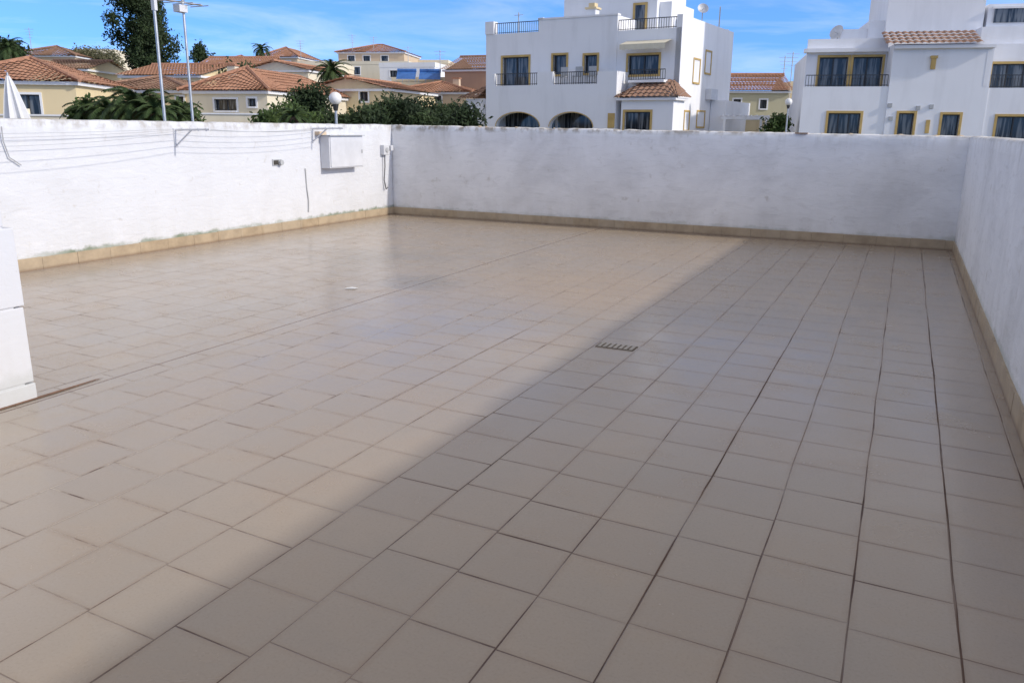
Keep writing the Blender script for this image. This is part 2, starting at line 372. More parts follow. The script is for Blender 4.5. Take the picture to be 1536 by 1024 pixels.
# clothes line brackets + wires
root = empty("clothes_line", rz=TROT)
def bracket(u, v):
    x, y, z = on_wall(u, v, XL); mb = MB()
    mb.box(XL, XL + .012, y - .03, y + .03, z - .22, z + .02, M_boxp)
    mb.tube([(XL, y, z), (XL + .62, y, z + .01)], .013, M_boxp)
    mb.tube([(XL + .01, y, z - .2), (XL + .30, y, z)], .011, M_boxp)
    for q in (.14, .28, .42, .56): mb.tube([(XL + q, y, z - .012), (XL + q, y, z + .03)], .009, M_boxp)
    mb.build("bracket", parent=root); return y, z
yb1, z1 = bracket(262, 195); yb2, z2 = bracket(468, 193)
mb = MB()
for i, q in enumerate((.14, .28, .42, .56)):
    for (ya, za, yb_, zb, sag) in ((yb2, z2, yb1, z1, .05), (yb1, z1, 2.2, 1.52, .05 + .04 * i)):
        mb.tube([(XL + q, ya + (yb_ - ya) * t / 14, za + (zb - za) * t / 14 - 4 * sag * (t / 14) * (1 - t / 14) + .015) for t in range(15)], .0026, M_wire, k=4)
mb.build("wires", parent=root)
mb = MB()
mb.tube([on_wall(2, 190, XL + .04), on_wall(5, 212, XL + .03), on_wall(14, 236, XL + .03), on_wall(32, 248, XL + .03)], .007, M_grey); mb.build("hanging_cable", rz=TROT)

# meter box
a = on_wall(494, 205, XL + .2); b = on_wall(546, 250, XL + .2)
root = empty("electric_meter_box", rz=TROT); mb = MB()
z0 = b[2]; z1 = on_wall(520, 204, XL + .2)[2]
mb.box(XL, XL + .19, a[1], b[1], z0, z1, M_boxp); o = mb.build("case", parent=root); m_ = o.modifiers.new("b", 'BEVEL'); m_.width = .008; m_.segments = 2
mb = MB(); mb.box(XL + .191, XL + .203, a[1] + .02, b[1] - .02, z0 + .02, z1 - .02, M_boxp)
mb.box(XL + .203, XL + .212, b[1] - .06, b[1] - .04, (z0 + z1) / 2 - .03, (z0 + z1) / 2 + .03, M_grey)
mb.box(XL, XL + .23, a[1] - .02, b[1] + .02, z1 + .001, z1 + .014, M_grey)
mb.box(XL, XL + .10, a[1] - .12, a[1] + .06, z1 + .016, z1 + .07, M_tan); mb.build("door", parent=root)
x, y, z = on_wall(579, 225, XL + .07); root = empty("junction_box", rz=TROT); mb = MB()
mb.box(XL, XL + .09, y - .09, y + .09, z - .09, z + .09, M_boxp); mb.tube([(XL + .09, y, z), (XL + .105, y, z)], .05, M_grey, 12)
mb.box(XL, XL + .11, y + .11, y + .19, z - .02, z + .08, M_boxp); o = mb.build("case", parent=root); m_ = o.modifiers.new("b", 'BEVEL'); m_.width = .008
mb = MB(); mb.tube([(XL + .05, y - .02, z - .09), (XL + .05, y - .02, z - .3), (XL + .03, y - .03, z - .55), (XL + .05, y, z - .72), (XL + .07, y + .03, z - .68)], .011, M_cable); mb.build("cable", parent=root)
x, y, z = on_wall(415, 244, XL); root = empty("wall_outlet", rz=TROT); mb = MB()
mb.box(XL, XL + .012, y - .10, y + .10, z - .045, z + .05, M_grey); mb.box(XL + .012, XL + .02, y - .08, y + .02, z - .03, z + .035, M_hole)
mb.tube([(XL, y + .05, z), (XL + .07, y + .05, z)], .04, M_grey, 12); mb.build("plate", parent=root)
pt = [on_wall(458, 253, XL + .012), on_wall(460, 280, XL + .01), on_wall(463, 300, XL + .014), on_wall(463, 318, XL + .012)]
mb = MB(); mb.tube(pt, .009, M_grey); mb.build("conduit", rz=TROT)
# old mortar lumps and broken tile bits left on the coping
mb = MB()
for q in range(9):
    t = random.random(); x = XL + (XR - XL) * t; h = 1.655 + (1.56 - 1.655) * t; s_ = random.uniform(.02, .05)
    mb.sphere((x, YB + .05 + random.random() * .08, h + .004), s_, M_tan, 8, 5, .35)
t = .77; x = XL + (XR - XL) * t; mb.box(x - .09, x + .09, YB + .03, YB + .12, 1.575, 1.592, M_brown)
mb.build("mortar_lumps", rz=TROT)

# floor drain
P = loc(ground_pt(925, 520)); root = empty("floor_drain", (0, 0, 0), TROT); mb = MB()
mb.box(P[0] - .15, P[0] + .15, P[1] - .07, P[1] + .07, -.02, .003, M_pit)
mb2 = MB()
for i in range(7):
    x = P[0] - .145 + .29 * i / 7 + .008; mb2.box(x, x + .026, P[1] - .06, P[1] + .06, .0031, .006, M_slat)
mb.build("drain_pit", parent=root); mb2.build("grate", parent=root)
P = ground_pt(527, 433); mb = MB(); mb.face([(-.07, -.03, 0), (.04, -.04, .004), (.07, .02, .0), (.0, .05, .008), (-.05, .03, .003)], M_cloth); mb.build("paper_scrap", loc=(P.x, P.y, .004))

# masts
def mast(u, top_v, rad, name, ant):
    x, y, z = on_wall(u, 178, XL - .45); root = empty(name, rz=TROT); mb = MB()
    mb.tube([(x, y, -3), (x, y, z + 3.2)], rad, M_metal, 8); mb.build("pole", parent=root)
    if ant:
        zt = on_wall(u - 12, 6, XL - .45)[2]; mb = MB()
        mb.tube([(x, y - .5, zt), (x, y + .35, zt + .02)], .012, M_metal)
        for i in range(6): mb.tube([(x - .22 + .01 * i, y - .45 + .15 * i, zt), (x + .22 - .01 * i, y - .45 + .15 * i, zt)], .006, M_metal)
        mb.box(x - .06, x + .06, y - .12, y + .02, zt - .12, zt - .03, M_boxp)
        mb.box(x - .03, x + .03, y - .52, y - .47, zt - .15, zt + .17, M_boxp); mb.build("aerial", parent=root)
mast(247, 0, .020, "antenna_mast", False); mast(289, 0, .018, "antenna_mast", True)

# ------------------------------------------------------------------ facades
class F:
    def __init__(s, u, Y, yaw, o=None):
        if o is None: P = at(u, 194, Y); s.o = Vector((P.x, P.y, 0))
        else: s.o = Vector((o[0], o[1], 0))
        s.yaw = radians(yaw); s.d = Vector((cos(s.yaw), sin(s.yaw), 0)); s.n = Vector((-sin(s.yaw), cos(s.yaw), 0))
    def sz(s, u, v, dep=0.0):
        d = ray(u, v); o = s.o + s.n * dep; t = (o - EYE).dot(s.n) / d.dot(s.n); P = EYE + d * t
        return (P - s.o).dot(s.d), P.z
    def rect(s, u0, v0, u1, v1, dep=0.0):
        um = (u0 + u1) / 2; vm = (v0 + v1) / 2
        return s.sz(u0, vm, dep)[0], s.sz(u1, vm, dep)[0], s.sz(um, v1, dep)[1], s.sz(um, v0, dep)[1]
    def solve_depth(s, sx, u):
        lo, hi = 0, 40
        for _ in range(40):
            m = (lo + hi) / 2; P = s.o + s.d * sx + s.n * m - EYE; uu = 768 + FPX * P.dot(RT) / P.dot(fw)
            if uu < u: lo = m
            else: hi = m
        return lo

def panel(mb, s0, s1, z0, z1, ops, mat, dep=0.0, th=.28):
    xs = sorted(set([s0, s1] + [min(max(a, s0), s1) for o in ops for a in o[:2]])); zs = sorted(set([z0, z1] + [min(max(a, z0), z1) for o in ops for a in o[2:4]]))
    def solid(i, j):
        if i < 0 or j < 0 or i >= len(xs) - 1 or j >= len(zs) - 1: return False
        x = (xs[i] + xs[i + 1]) / 2; z = (zs[j] + zs[j + 1]) / 2
        return not any(o[0] < x < o[1] and o[2] < z < o[3] for o in ops)
    y0 = dep; y1 = dep + th
    for i in range(len(xs) - 1):
        for j in range(len(zs) - 1):
            if not solid(i, j): continue
            a, b, c, d = xs[i], xs[i + 1], zs[j], zs[j + 1]
            mb.face([(a, y0, c), (b, y0, c), (b, y0, d), (a, y0, d)], mat); mb.face([(b, y1, c), (a, y1, c), (a, y1, d), (b, y1, d)], mat)
            if not solid(i - 1, j): mb.face([(a, y1, c), (a, y0, c), (a, y0, d), (a, y1, d)], mat)
            if not solid(i + 1, j): mb.face([(b, y0, c), (b, y1, c), (b, y1, d), (b, y0, d)], mat)
            if not solid(i, j - 1): mb.face([(a, y0, c), (a, y1, c), (b, y1, c), (b, y0, c)], mat)
            if not solid(i, j + 1): mb.face([(a, y0, d), (b, y0, d), (b, y1, d), (a, y1, d)], mat)
def window(mb, o, dep=0.0, trim=M_yel, fr=.11, mull=1, frame=M_dark):
    s0, s1, z0, z1 = o
    if trim:
        q = .035
        mb.box(s0 - fr, s0, dep - q, dep + .1, z0 - fr, z1 + fr, trim); mb.box(s1, s1 + fr, dep - q, dep + .1, z0 - fr, z1 + fr, trim)
        mb.box(s0, s1, dep - q, dep + .1, z1, z1 + fr, trim); mb.box(s0, s1, dep - q - .03, dep + .1, z0 - fr, z0, trim)
    mb.box(s0, s1, dep + .20, dep + .23, z0, z1, M_glass)
    t = .05
    mb.box(s0 + .001, s0 + t, dep + .15, dep + .199, z0, z1, frame); mb.box(s1 - t, s1 - .001, dep + .15, dep + .199, z0, z1, frame)
    mb.box(s0 + t, s1 - t, dep + .152, dep + .199, z1 - t, z1 - .001, frame); mb.box(s0 + t, s1 - t, dep + .152, dep + .199, z0 + .001, z0 + t, frame)
    for i in range(mull):
        x = s0 + (s1 - s0) * (i + 1) / (mull + 1); mb.box(x - .03, x + .03, dep + .148, dep + .199, z0 + t, z1 - t, frame)
def railing(mb, s0, s1, z0, z1, dep, m=M_dark, sp=.13):
    mb.box(s0, s1, dep - .02, dep + .02, z1 - .04, z1, m); mb.box(s0, s1, dep - .015, dep + .015, z0 + .05, z0 + .08, m)
    n = max(2, int(abs(s1 - s0) / sp))
    for i in range(n + 1):
        x = s0 + (s1 - s0) * i / n; mb.box(x - .011, x + .011, dep - .011, dep + .011, z0, z1 - .04, m)
def arch(mb, s0, s1, zs, z1, mat, dep, th, trim):
    n = 20; c = (s0 + s1) / 2; R = (s1 - s0) / 2
    pts = [(c - R * cos(pi * i / n), zs + (z1 - zs) * sin(pi * i / n)) for i in range(n + 1)]
    for (xa, za), (xb, zb) in zip(pts, pts[1:]):
        mb.face([(xa, dep + .001, za), (xb, dep + .001, zb), (xb, dep + .001, z1), (xa, dep + .001, z1)], mat)
        mb.face([(xa, dep + .001, za), (xa, dep + th, za), (xb, dep + th, zb), (xb, dep + .001, zb)], mat)
    for (xa, za), (xb, zb) in zip(pts, pts[1:]):
        k_ = 1 + .05 / R; kz = 1 + .05 / (z1 - zs)
        A_ = (c + (xa - c) * k_, zs + (za - zs) * kz); B_ = (c + (xb - c) * k_, zs + (zb - zs) * kz)
        mb.face([(xa, dep - .02, za), (xb, dep - .02, zb), (B_[0], dep - .02, B_[1]), (A_[0], dep - .02, A_[1])], trim)

def hip(mb, s0, s1, y0, y1, z, rise, m, o=.35, kind='hip', gm_=None):
    s0 -= o; s1 += o; y0 -= o; y1 += o; W = s1 - s0; D = y1 - y0
    if kind == 'hip':
        run = min(W, D) / 2
        mb.slope((s0, y0, z), (s1, y0, z), (0, run, rise), run, run, m); mb.slope((s1, y1, z), (s0, y1, z), (0, -run, rise), run, run, m)
        mb.slope((s1, y0, z), (s1, y1, z), (-run, 0, rise), run, run, m); mb.slope((s0, y1, z), (s0, y0, z), (run, 0, rise), run, run, m)
        if W > D: mb.tube([(s0 + run, (y0 + y1) / 2, z + rise + .03), (s1 - run, (y0 + y1) / 2, z + rise + .03)], .12, m)
        for (cx_, cy_, sx_, sy_) in ((s0, y0, 1, 1), (s1, y0, -1, 1)): mb.tube([(cx_, cy_, z + .05), (cx_ + sx_ * run, cy_ + sy_ * run, z + rise + .05)], .10, m)
    elif kind == 'side':
        mb.slope((s0, y0, z), (s1, y0, z), (0, D / 2, rise), 0, 0, m); mb.slope((s1, y1, z), (s0, y1, z), (0, -D / 2, rise), 0, 0, m)
        for x in (s0 + o, s1 - o): mb.face([(x, y0 + o, z), (x, y1 - o, z), (x, (y0 + y1) / 2, z + rise * .93)], gm_)
        mb.tube([(s0, (y0 + y1) / 2, z + rise + .03), (s1, (y0 + y1) / 2, z + rise + .03)], .12, m)
    elif kind == 'front':
        mb.slope((s1, y0, z), (s1, y1, z), (-W / 2, 0, rise), 0, 0, m); mb.slope((s0, y1, z), (s0, y0, z), (W / 2, 0, rise), 0, 0, m)
        for y in (y0 + o, y1 - o): mb.face([(s0 + o, y, z), (s1 - o, y, z), ((s0 + s1) / 2, y, z + rise * .93)], gm_)
        mb.tube([((s0 + s1) / 2, y0, z + rise + .03), ((s0 + s1) / 2, y1, z + rise + .03)], .12, m)
    mb.box(s0 + o * .5, s1 - o * .5, y0 + o * .5, y1 - o * .5, z - .16, z - .01, M_white)

def house(name, uL, uR, vE, vR, Y, yaw, depth, kind, wm, ops=(), rm=None, trim=M_white, chim=None, extra=None):
    """vE / vR: image pixel rows of eave and ridge"""
    rm = rm or M_roof
    f = F(uL, Y, yaw); s1 = f.sz(uR, vE)[0]; zE = (f.sz(uL, vE)[1] + f.sz(uR, vE)[1]) / 2
    W_, D_ = s1 + .7, depth + .7
    rd = {'hip': min(W_, D_) / 2 - .35, 'side': depth / 2, 'front': 0, 'flat': 0}[kind]
    rise = max(.35, f.sz((uL + uR) / 2, vR, rd)[1] - zE)
    zb = min(terrain(f.o.x, f.o.y), terrain(f.o.x + f.d.x * s1, f.o.y + f.d.y * s1)) - .6
    root = empty(name, f.o, f.yaw); mb = MB()
    oo = [f.rect(*q) for q in ops]
    panel(mb, 0, s1, zb, zE, oo, wm); mb.box(.002, s1 - .002, .281, depth, zb, zE - .002, wm)
    mb.build("walls", parent=root); mb = MB()
    for o in oo: window(mb, o, trim=trim, fr=.1)
    if oo: mb.build("windows", parent=root)
    mb = MB()
    if kind == 'flat':
        panel(mb, -.05, s1 + .05, zE, zE + rise, [], wm, dep=-.03, th=.2); panel(mb, -.05, s1 + .05, zE, zE + rise, [], wm, dep=depth - .2, th=.2)
        for x in (-.05, s1 - .15): mb.box(x, x + .2, .171, depth - .201, zE, zE + rise, wm)
    else: hip(mb, 0, s1, 0, depth, zE + .02, rise, rm, kind=kind, gm_=wm)
    mb.build("roof", parent=root)
    if chim is not None:
        mb = MB(); x = s1 * chim; mb.box(x - .25, x + .25, depth * .35, depth * .35 + .45, zE, zE + rise + .25, wm); mb.box(x - .31, x + .31, depth * .35 - .06, depth * .35 + .51, zE + rise + .25, zE + rise + .33, M_roof); mb.build("chimney", parent=root)
    return f, s1, zE, root

# ---- central white apartment building
f = F(1014, 44, -31)
DS = f.solve_depth(0, 1087)
root = empty("white_apartment_building", f.o, f.yaw)
walls = MB(); wins = MB(); rails = MB(); roof = MB()
ZB = -1.6; G = -1.5
sL = f.sz(729, 100)[0]; sA = f.sz(808, 80)[0]; sB = f.sz(925, 80)[0]
def S(u, v=100, d=0.0): return f.sz(u, v, d)[0]
def Z(u, v, d=0.0): return f.sz(u, v, d)[1]
o1 = f.rect(754, 86, 793, 124); o2 = f.rect(830, 83, 850, 112); o3 = f.rect(877, 83, 896, 110); o4 = f.rect(942, 83, 988, 112)
zA = Z(770, 50); zBt = Z(866, 27); zCt = Z(970, 44)
zf1 = Z(840, 127, G)
o1 = (o1[0], o1[1], zf1 + .05, o1[3])
panel(walls, sL, sA, ZB, zA, [o1], M_white); panel(walls, sA, sB, ZB, zBt, [o2, o3], M_white, dep=-.04, th=.32); panel(walls, sB, 0, ZB, zCt, [o4], M_white)
window(wins, o1, mull=1); window(wins, o2, dep=-.04, mull=0); window(wins, o3, dep=-.04, mull=0); window(wins, o4, mull=1)
walls.box(sL + .002, -.002, .283, DS - .28, ZB, zA - .4, M_white)
f2 = F(0, 0, -31 + 90, o=f.o)
sw = [f2.rect(1040, 90, 1049, 124), f2.rect(1058, 78, 1066, 110), f2.rect(1004 + 22, 168, 1033, 195), f2.rect(1045, 168, 1056, 190)]
side = MB(); sidew = MB()
zS0 = f2.sz(1020, 23)[1]; zS1 = f2.sz(1084, 40)[1]; zS = (zS0 + zS1) / 2
panel(side, .283, DS, ZB, zS, sw, M_white, th=.26)
for o in sw: window(sidew, o, mull=0, fr=.09)
side.box(-.0, .28, -.02, .28, ZB, zS, M_white)
root2 = empty("side_wall", (0, 0, 0), 0); root2.parent = root; root2.rotation_euler = (0, 0, radians(90))
side.build("wall", parent=root2); sidew.build("side_windows", parent=root2)
mbx = MB(); r_ = f2.rect(1058, 134, 1066, 150); mbx.box(r_[0], r_[1] + .3, -.32, -.01, r_[2], r_[3], M_boxp); mbx.build("air_conditioner", parent=root2)
mbx = MB(); r_ = f2.rect(1064, 152, 1084, 200); mbx.box(r_[0], DS + 1.5, -.9, -.03, ZB, r_[3], M_white); mbx.build("side_annex", parent=root2)
panel(walls, sL, -.3, zA - .4, zBt, [], M_white, dep=DS - .28, th=.26)
walls.box(sL + .001, sL + .25, .284, DS - .29, zA - .4, zA + .02, M_white)
walls.box(sL - .02, sL + .55, -.06, .4, zA, Z(735, 33), M_white)
walls.box(sA, sA + .25, .29, 3.6, zA - .4, zBt - .003, M_white); walls.box(sB - .25, sB, .29, 3.6, zA - .4, zBt - .003, M_white)
tw = f.rect(953, 8, 968, 27, 2.5); t0 = S(846, 20, 2.5)
panel(walls, t0, S(985, 20, 2.5), zA - .4, 12.6, [], M_white, dep=2.5, th=.3)
walls.box(t0 + .001, S(985, 20, 2.5) - .001, 2.801, 7, zA - .4, 12.6, M_white)
walls.box(S(985, 20, 2.5) + .01, S(1003, 20, 2.5), 2.9, 6.5, zA - .4, Z(995, 3, 2.9), M_white)
wins.box(tw[0], tw[1], 2.47, 2.499, zCt - .3, tw[3], M_glass)
for q in ((tw[0] - .12, tw[0]), (tw[1], tw[1] + .12)): wins.box(q[0], q[1], 2.44, 2.498, zCt - .3, tw[3] + .12, M_yel)
wins.box(tw[0], tw[1], 2.44, 2.498, tw[3], tw[3] + .12, M_yel)
ch = f.rect(880, 14, 893, 27, .8); walls.box(ch[0], ch[1], .8, 1.3, zBt - .2, ch[3], M_white); walls.box(ch[0] - .08, ch[1] + .08, .72, 1.38, ch[3], ch[3] + .1, M_cream); walls.box(ch[0] + .08, ch[1] - .08, .85, 1.25, ch[3] + .1, ch[3] + .32, M_cream)
railing(rails, sL + .55, sA, zA, Z(770, 33), 0.14); railing(rails, sB, -.1, zCt, Z(970, 27), 0.14)
walls.box(sA - .02, sA + .3, -.1, .3, zBt, zBt + .12, M_white)
walls.box(sA - .03, sB + .03, -.1, .3, zBt + .001, zBt + .09, M_white)
gL = S(729, 150, G); gR = S(924, 150, G)
a1 = f.rect(744, 169, 809, 200, G); a2 = f.rect(824, 169, 889, 200, G); a1 = (a1[0], a1[1], ZB, a1[3]); a2 = (a2[0], a2[1], ZB, a2[3])
panel(walls, gL, gR, ZB, zf1, [a1, a2], M_white, dep=G, th=.3)
for q in (a1, a2): arch(walls, q[0], q[1], q[3] - .75, q[3], M_white, G, .3, M_yel)
walls.box(gL + .001, gR - .001, G + .301, -.045, zf1 - .35, zf1 - .002, M_white)
walls.box(gR - .3, gR, G + .301, -.045, ZB, zf1 - .36, M_white); walls.box(gL, gL + .3, G + .301, -.002, ZB, zf1 - .36, M_white)
for q in (a1, a2): wins.box(q[0] - .2, q[1] + .2, -.12, -.08, ZB, zf1 - .4, M_glass)
zr = Z(770, 110, G)
railing(rails, S(742, 118, G), S(806, 118, G), zf1, zr, G + .15); railing(rails, S(829, 118, G), S(893, 118, G), zf1, zr, G + .15)
walls.box(S(806, 118, G), S(829, 118, G), G, G + .25, zf1, Z(818, 108, G), M_white)
walls.box(S(896, 118, G), gR, G, G + .25, zf1, Z(910, 107, G), M_white); walls.box(gR - .2, gR, G + .251, -.045, zf1, Z(910, 107, G), M_white)
walls.box(gL, S(742, 118, G), G, G + .25, zf1, zr, M_white)
# balcony table and chairs
tx = S(858, 118, G)
for x in (tx - .9, tx, tx + .8):
    rails.box(x - .22, x + .22, G + .45, G + .85, zf1 + .42, zf1 + .46, M_grey); rails.box(x - .22, x + .22, G + .82, G + .86, zf1 + .46, zf1 + .95, M_grey)
    for q in (-.2, .17):
        for y in (.46, .80): rails.box(x + q, x + q + .03, G + y, G + y + .03, zf1, zf1 + .42, M_grey)
bz = Z(970, 147, -1.6); b0 = S(932, 160, -1.6); b1 = S(1010, 160, -1.6)
bw = f.rect(937, 168, 975, 198, -1.6)
panel(walls, b0, b1, ZB, bz, [bw], M_white, dep=-1.6, th=.28); walls.box(b0 + .001, b1 - .001, -1.319, -.003, ZB, bz - .002, M_white); window(wins, bw, dep=-1.6, mull=1)
rise = Z(970, 121, -.2) - bz
roof.slope((b0 - .3, -1.95, bz), (b1 + .3, -1.95, bz), (0, 1.94, rise), 1.0, 1.0, M_roof2, per=.3, amp=.07)
roof.slope((b1 + .3, -1.95, bz), (b1 + .3, -.01, bz), (-1.0, 0, rise), 1.94, 0, M_roof2, per=.3, amp=.07); roof.slope((b0 - .3, -.05, bz), (b0 - .3, -1.95, bz), (1.0, 0, rise), 0, 1.94, M_roof2, per=.3, amp=.07)
roof.box(b0 - .2, b1 + .2, -1.85, -.02, bz - .12, bz - .005, M_white)
pz = f.rect(912, 170, 922, 192, G); wins.box(pz[0], pz[1], G - .05, G - .002, pz[2], pz[3], M_yel)
lz = Z(715, 148, -.5); l0 = S(699, 160, -.5)
lw = f.rect(714, 166, 730, 195, -.5)
panel(walls, l0, sL + .1, ZB, lz, [(lw[0], sL - .4, lw[2], lw[3])], M_white, dep=-.5, th=.28); window(wins, (lw[0], sL - .4, lw[2], lw[3]), dep=-.5, mull=0)
walls.box(l0 + .001, sL - .003, -.219, 5, ZB, lz - .003, M_white)
lr = Z(722, 127, .8) - lz; roof.slope((l0 - .3, -.85, lz), (sL - .01, -.85, lz), (0, 1.6, lr), 1.3, 0, M_roof2, per=.3, amp=.07); roof.slope((l0 - .3, 5, lz), (l0 - .3, -.85, lz), (1.3, 0, lr), .1, 1.6, M_roof2, per=.3, amp=.07)
aw = f.rect(934, 62, 1002, 73, -.6)
n = 16
for i in range(n):
    xa = aw[0] + (aw[1] - aw[0]) * i / n; xb = aw[0] + (aw[1] - aw[0]) * (i + 1) / n
    wins.face([(xa, -.03, aw[3] + .1), (xb, -.03, aw[3] + .1), (xb, -1.0, aw[3] - .15), (xa, -1.0, aw[3] - .15)], M_awn)
    wins.face([(xa, -1.0, aw[3] - .15), (xb, -1.0, aw[3] - .15), (xb, -1.0, aw[3] - .4 - (.03 if i % 2 else 0)), (xa, -1.0, aw[3] - .4 - (.03 if i % 2 else 0))], M_awn)
railing(rails, S(944, 108, -.6), S(998, 108, -.6), Z(970, 121, -.6), Z(970, 104, -.6), -.6)
walls.box(S(944, 108, -.6), S(998, 108, -.6), -.75, -.003, Z(970, 124, -.6), Z(970, 120, -.6), M_white)
walls.build("walls", parent=root); wins.build("windows", parent=root); rails.build("railings", parent=root); roof.build("tiled_roofs", parent=root)
def dish(mb, c, R, aim, m):
    aim = Vector(aim).normalized(); a = aim.orthogonal().normalized(); b = aim.cross(a); c = Vector(c); rings = []
    for i in range(6):
        rr = R * i / 5; rings.append([c + aim * (rr * rr / R * .45) + (a * cos(2 * pi * j / 18) + b * sin(2 * pi * j / 18)) * rr for j in range(18)])
    for x, y in zip(rings, rings[1:]):
        for j in range(18): mb.face([x[j], x[(j + 1) % 18], y[(j + 1) % 18], y[j]], m)
    mb.tube([c, c + aim * R * 1.0 + Vector((0, 0, -.1))], .015, M_grey); mb.tube([c, c - Vector((0, 0, R * 2.2))], .03, M_grey)
mb = MB(); dish(mb, (S(1054, 14, 4), 4, Z(1054, 15, 4)), .30, (.5, -.8, .5), M_boxp); mb.build("satellite_dish", parent=root)
mb = MB(); x = S(1085, 20, 7); mb.tube([(x - .2, 7, 5), (x - .2, 7, Z(1085, 10, 7))], .04, M_grey)
x = S(778, 30, 1); mb.tube([(x, 1, 5), (x, 1, Z(778, 19, 1))], .03, M_grey); mb.tube([(x - .3, 1, Z(778, 23, 1)), (x + .3, 1, Z(778, 23, 1))], .015, M_grey); mb.build("aerials", parent=root)

# ---- right white building
f = F(1204, 42, -14); root = empty("white_townhouse_block", f.o, f.yaw); walls = MB(); wins = MB(); rails = MB(); roof = MB()
ZB = -1.6; G = 0
s0 = S(1203, 150); s1 = S(1331, 150); s2 = S(1480, 150); s3 = S(1700, 150)
ztA = Z(1270, 130)
w1 = f.rect(1241, 170, 1289, 210); w2 = f.rect(1346, 170, 1369, 208); w3 = f.rect(1411, 172, 1437, 210); w4 = f.rect(1492, 175, 1545, 230); w5 = f.rect(1590, 175, 1640, 230)
panel(walls, s0, s1, ZB, ztA, [w1], M_white2)
panel(walls, s1, s2, ZB, Z(1400, 66), [w2, w3], M_white2, dep=-.05, th=.33)
panel(walls, s2, s3, ZB, Z(1508, 132), [w4, w5], M_white2)
for w_, m_ in ((w1, 2), (w4, 1), (w5, 1)): window(wins, w_, mull=m_)
for w_ in (w2, w3): window(wins, w_, dep=-.05, mull=0)
walls.box(s0 + .001, s3, .282, 9, ZB, ztA - .3, M_white2)
walls.box(s1 + .001, s2 - .001, .29, 9, ztA - .29, Z(1400, 66) - .002, M_white2)
D1 = 1.4
big = f.rect(1228, 86, 1322, 128, D1); big = (big[0], big[1], ztA - .25, big[3]); mid_ = (big[0] + big[1]) / 2
zc1 = Z(1280, 79, D1)
bA = (big[0], mid_ - .12, big[2], big[3]); bB = (mid_ + .12, big[1], big[2], big[3])
panel(walls, s0 + .15, s1 - .01, ztA - .3, zc1, [bA, bB], M_white2, dep=D1); window(wins, bA, dep=D1, mull=1); window(wins, bB, dep=D1, mull=1)
walls.box(s0 + .151, s1 - .011, D1 + .29, 9, ztA - .29, zc1 - .02, M_white2)
walls.box(s0, s1 - .01, D1 - .35, D1 + .3, zc1, zc1 + .18, M_white2)
walls.box(s0 + .15, s1 - .01, D1 + .05, D1 + .25, zc1 + .181, Z(1280, 58, D1), M_white2)
railing(rails, s0 + .1, s1 - .06, ztA, Z(1270, 112), .14)
r4 = f.rect(1486, 96, 1560, 140, D1); r4 = (r4[0], r4[1], ztA - .25, r4[3])
panel(walls, s2 + .01, s3, ztA - .3, Z(1508, 66, D1), [r4], M_white2, dep=D1); window(wins, r4, dep=D1, mull=2)
walls.box(s2 + .011, s3 - .01, D1 + .29, 9, ztA - .29, Z(1508, 66, D1) - .01, M_white2)
railing(rails, s2 + .05, s3, Z(1508, 132), Z(1508, 112), .14)
D2 = 3.2
walls.box(S(1262, 40, D2), S(1302, 40, D2), D2, 8, zc1, Z(1280, 44, D2), M_white2)
walls.box(S(1302, 40, D2) + .002, S(1338, 40, D2), D2 - .2, 8, zc1, Z(1318, 32, D2), M_white2)
walls.box(S(1329, 40, D2 - .6), S(1474, 40, D2 - .6), D2 - .6, 8.5, zc1 - .02, 13.0, M_white2)
zt_ = Z(1405, 67, -.3); roof.slope((S(1331, 60, -.45), -.45, zt_), (S(1478, 60, -.45), -.45, zt_), (0, 1.9, Z(1405, 50, 1.0) - zt_ + .1), 0, .0, M_roof2, per=.3, amp=.07)
walls.box(s1 + .002, s2 - .002, -.3, 2.5, zt_ - .16, zt_ - .01, M_white2)
walls.box(S(1478, 40, 1.2), S(1700, 40, 1.2), D1 + .3, 8.6, Z(1508, 66, D1), Z(1510, 40, 1.7), M_white2)
q0 = S(1482, 20, 2.6); walls.box(q0, s3, 2.6, 8.4, Z(1510, 40, 1.7), Z(1510, 6, 2.6), M_white2)
oo = f.rect(1491, 13, 1560, 34, 2.6); wins.box(oo[0], oo[1], 2.52, 2.598, oo[2], oo[3], M_glass)
wins.box(oo[0] - .1, oo[1] + .1, 2.45, 2.599, oo[3] + .001, oo[3] + .1, M_white2)
walls.box(S(1479, 100, -.1), S(1486, 100, -.1), -.06, 1.5, ztA, Z(1482, 66), M_white2)
orn = f.rect(1396, 88, 1403, 104, -.05); wins.box(orn[0], orn[1], -.16, -.052, orn[2], orn[3], M_yel)
wins.box(orn[0] - .05, orn[1] + .05, -.2, -.052, orn[3], orn[3] + .12, M_yel)
orn = f.rect(1388, 180, 1394, 200, -.05); wins.box(orn[0], orn[1], -.1, -.052, orn[2], orn[3], M_yel)
for u_, v_ in ((1335, 158), (1377, 162), (1336, 178), (1397, 160)):
    o_ = f.rect(u_ - 3, v_ - 3, u_ + 3, v_ + 3, -.05); wins.box(o_[0], o_[1], -.12, -.052, o_[2], o_[3], M_grey)
dish(wins, (S(1258, 48, D2), D2 + .2, Z(1258, 50, D2)), .38, (-.6, -.7, .4), M_boxp)
walls.build("walls", parent=root); wins.build("windows", parent=root); rails.build("railings", parent=root); roof.build("tiled_roof", parent=root)

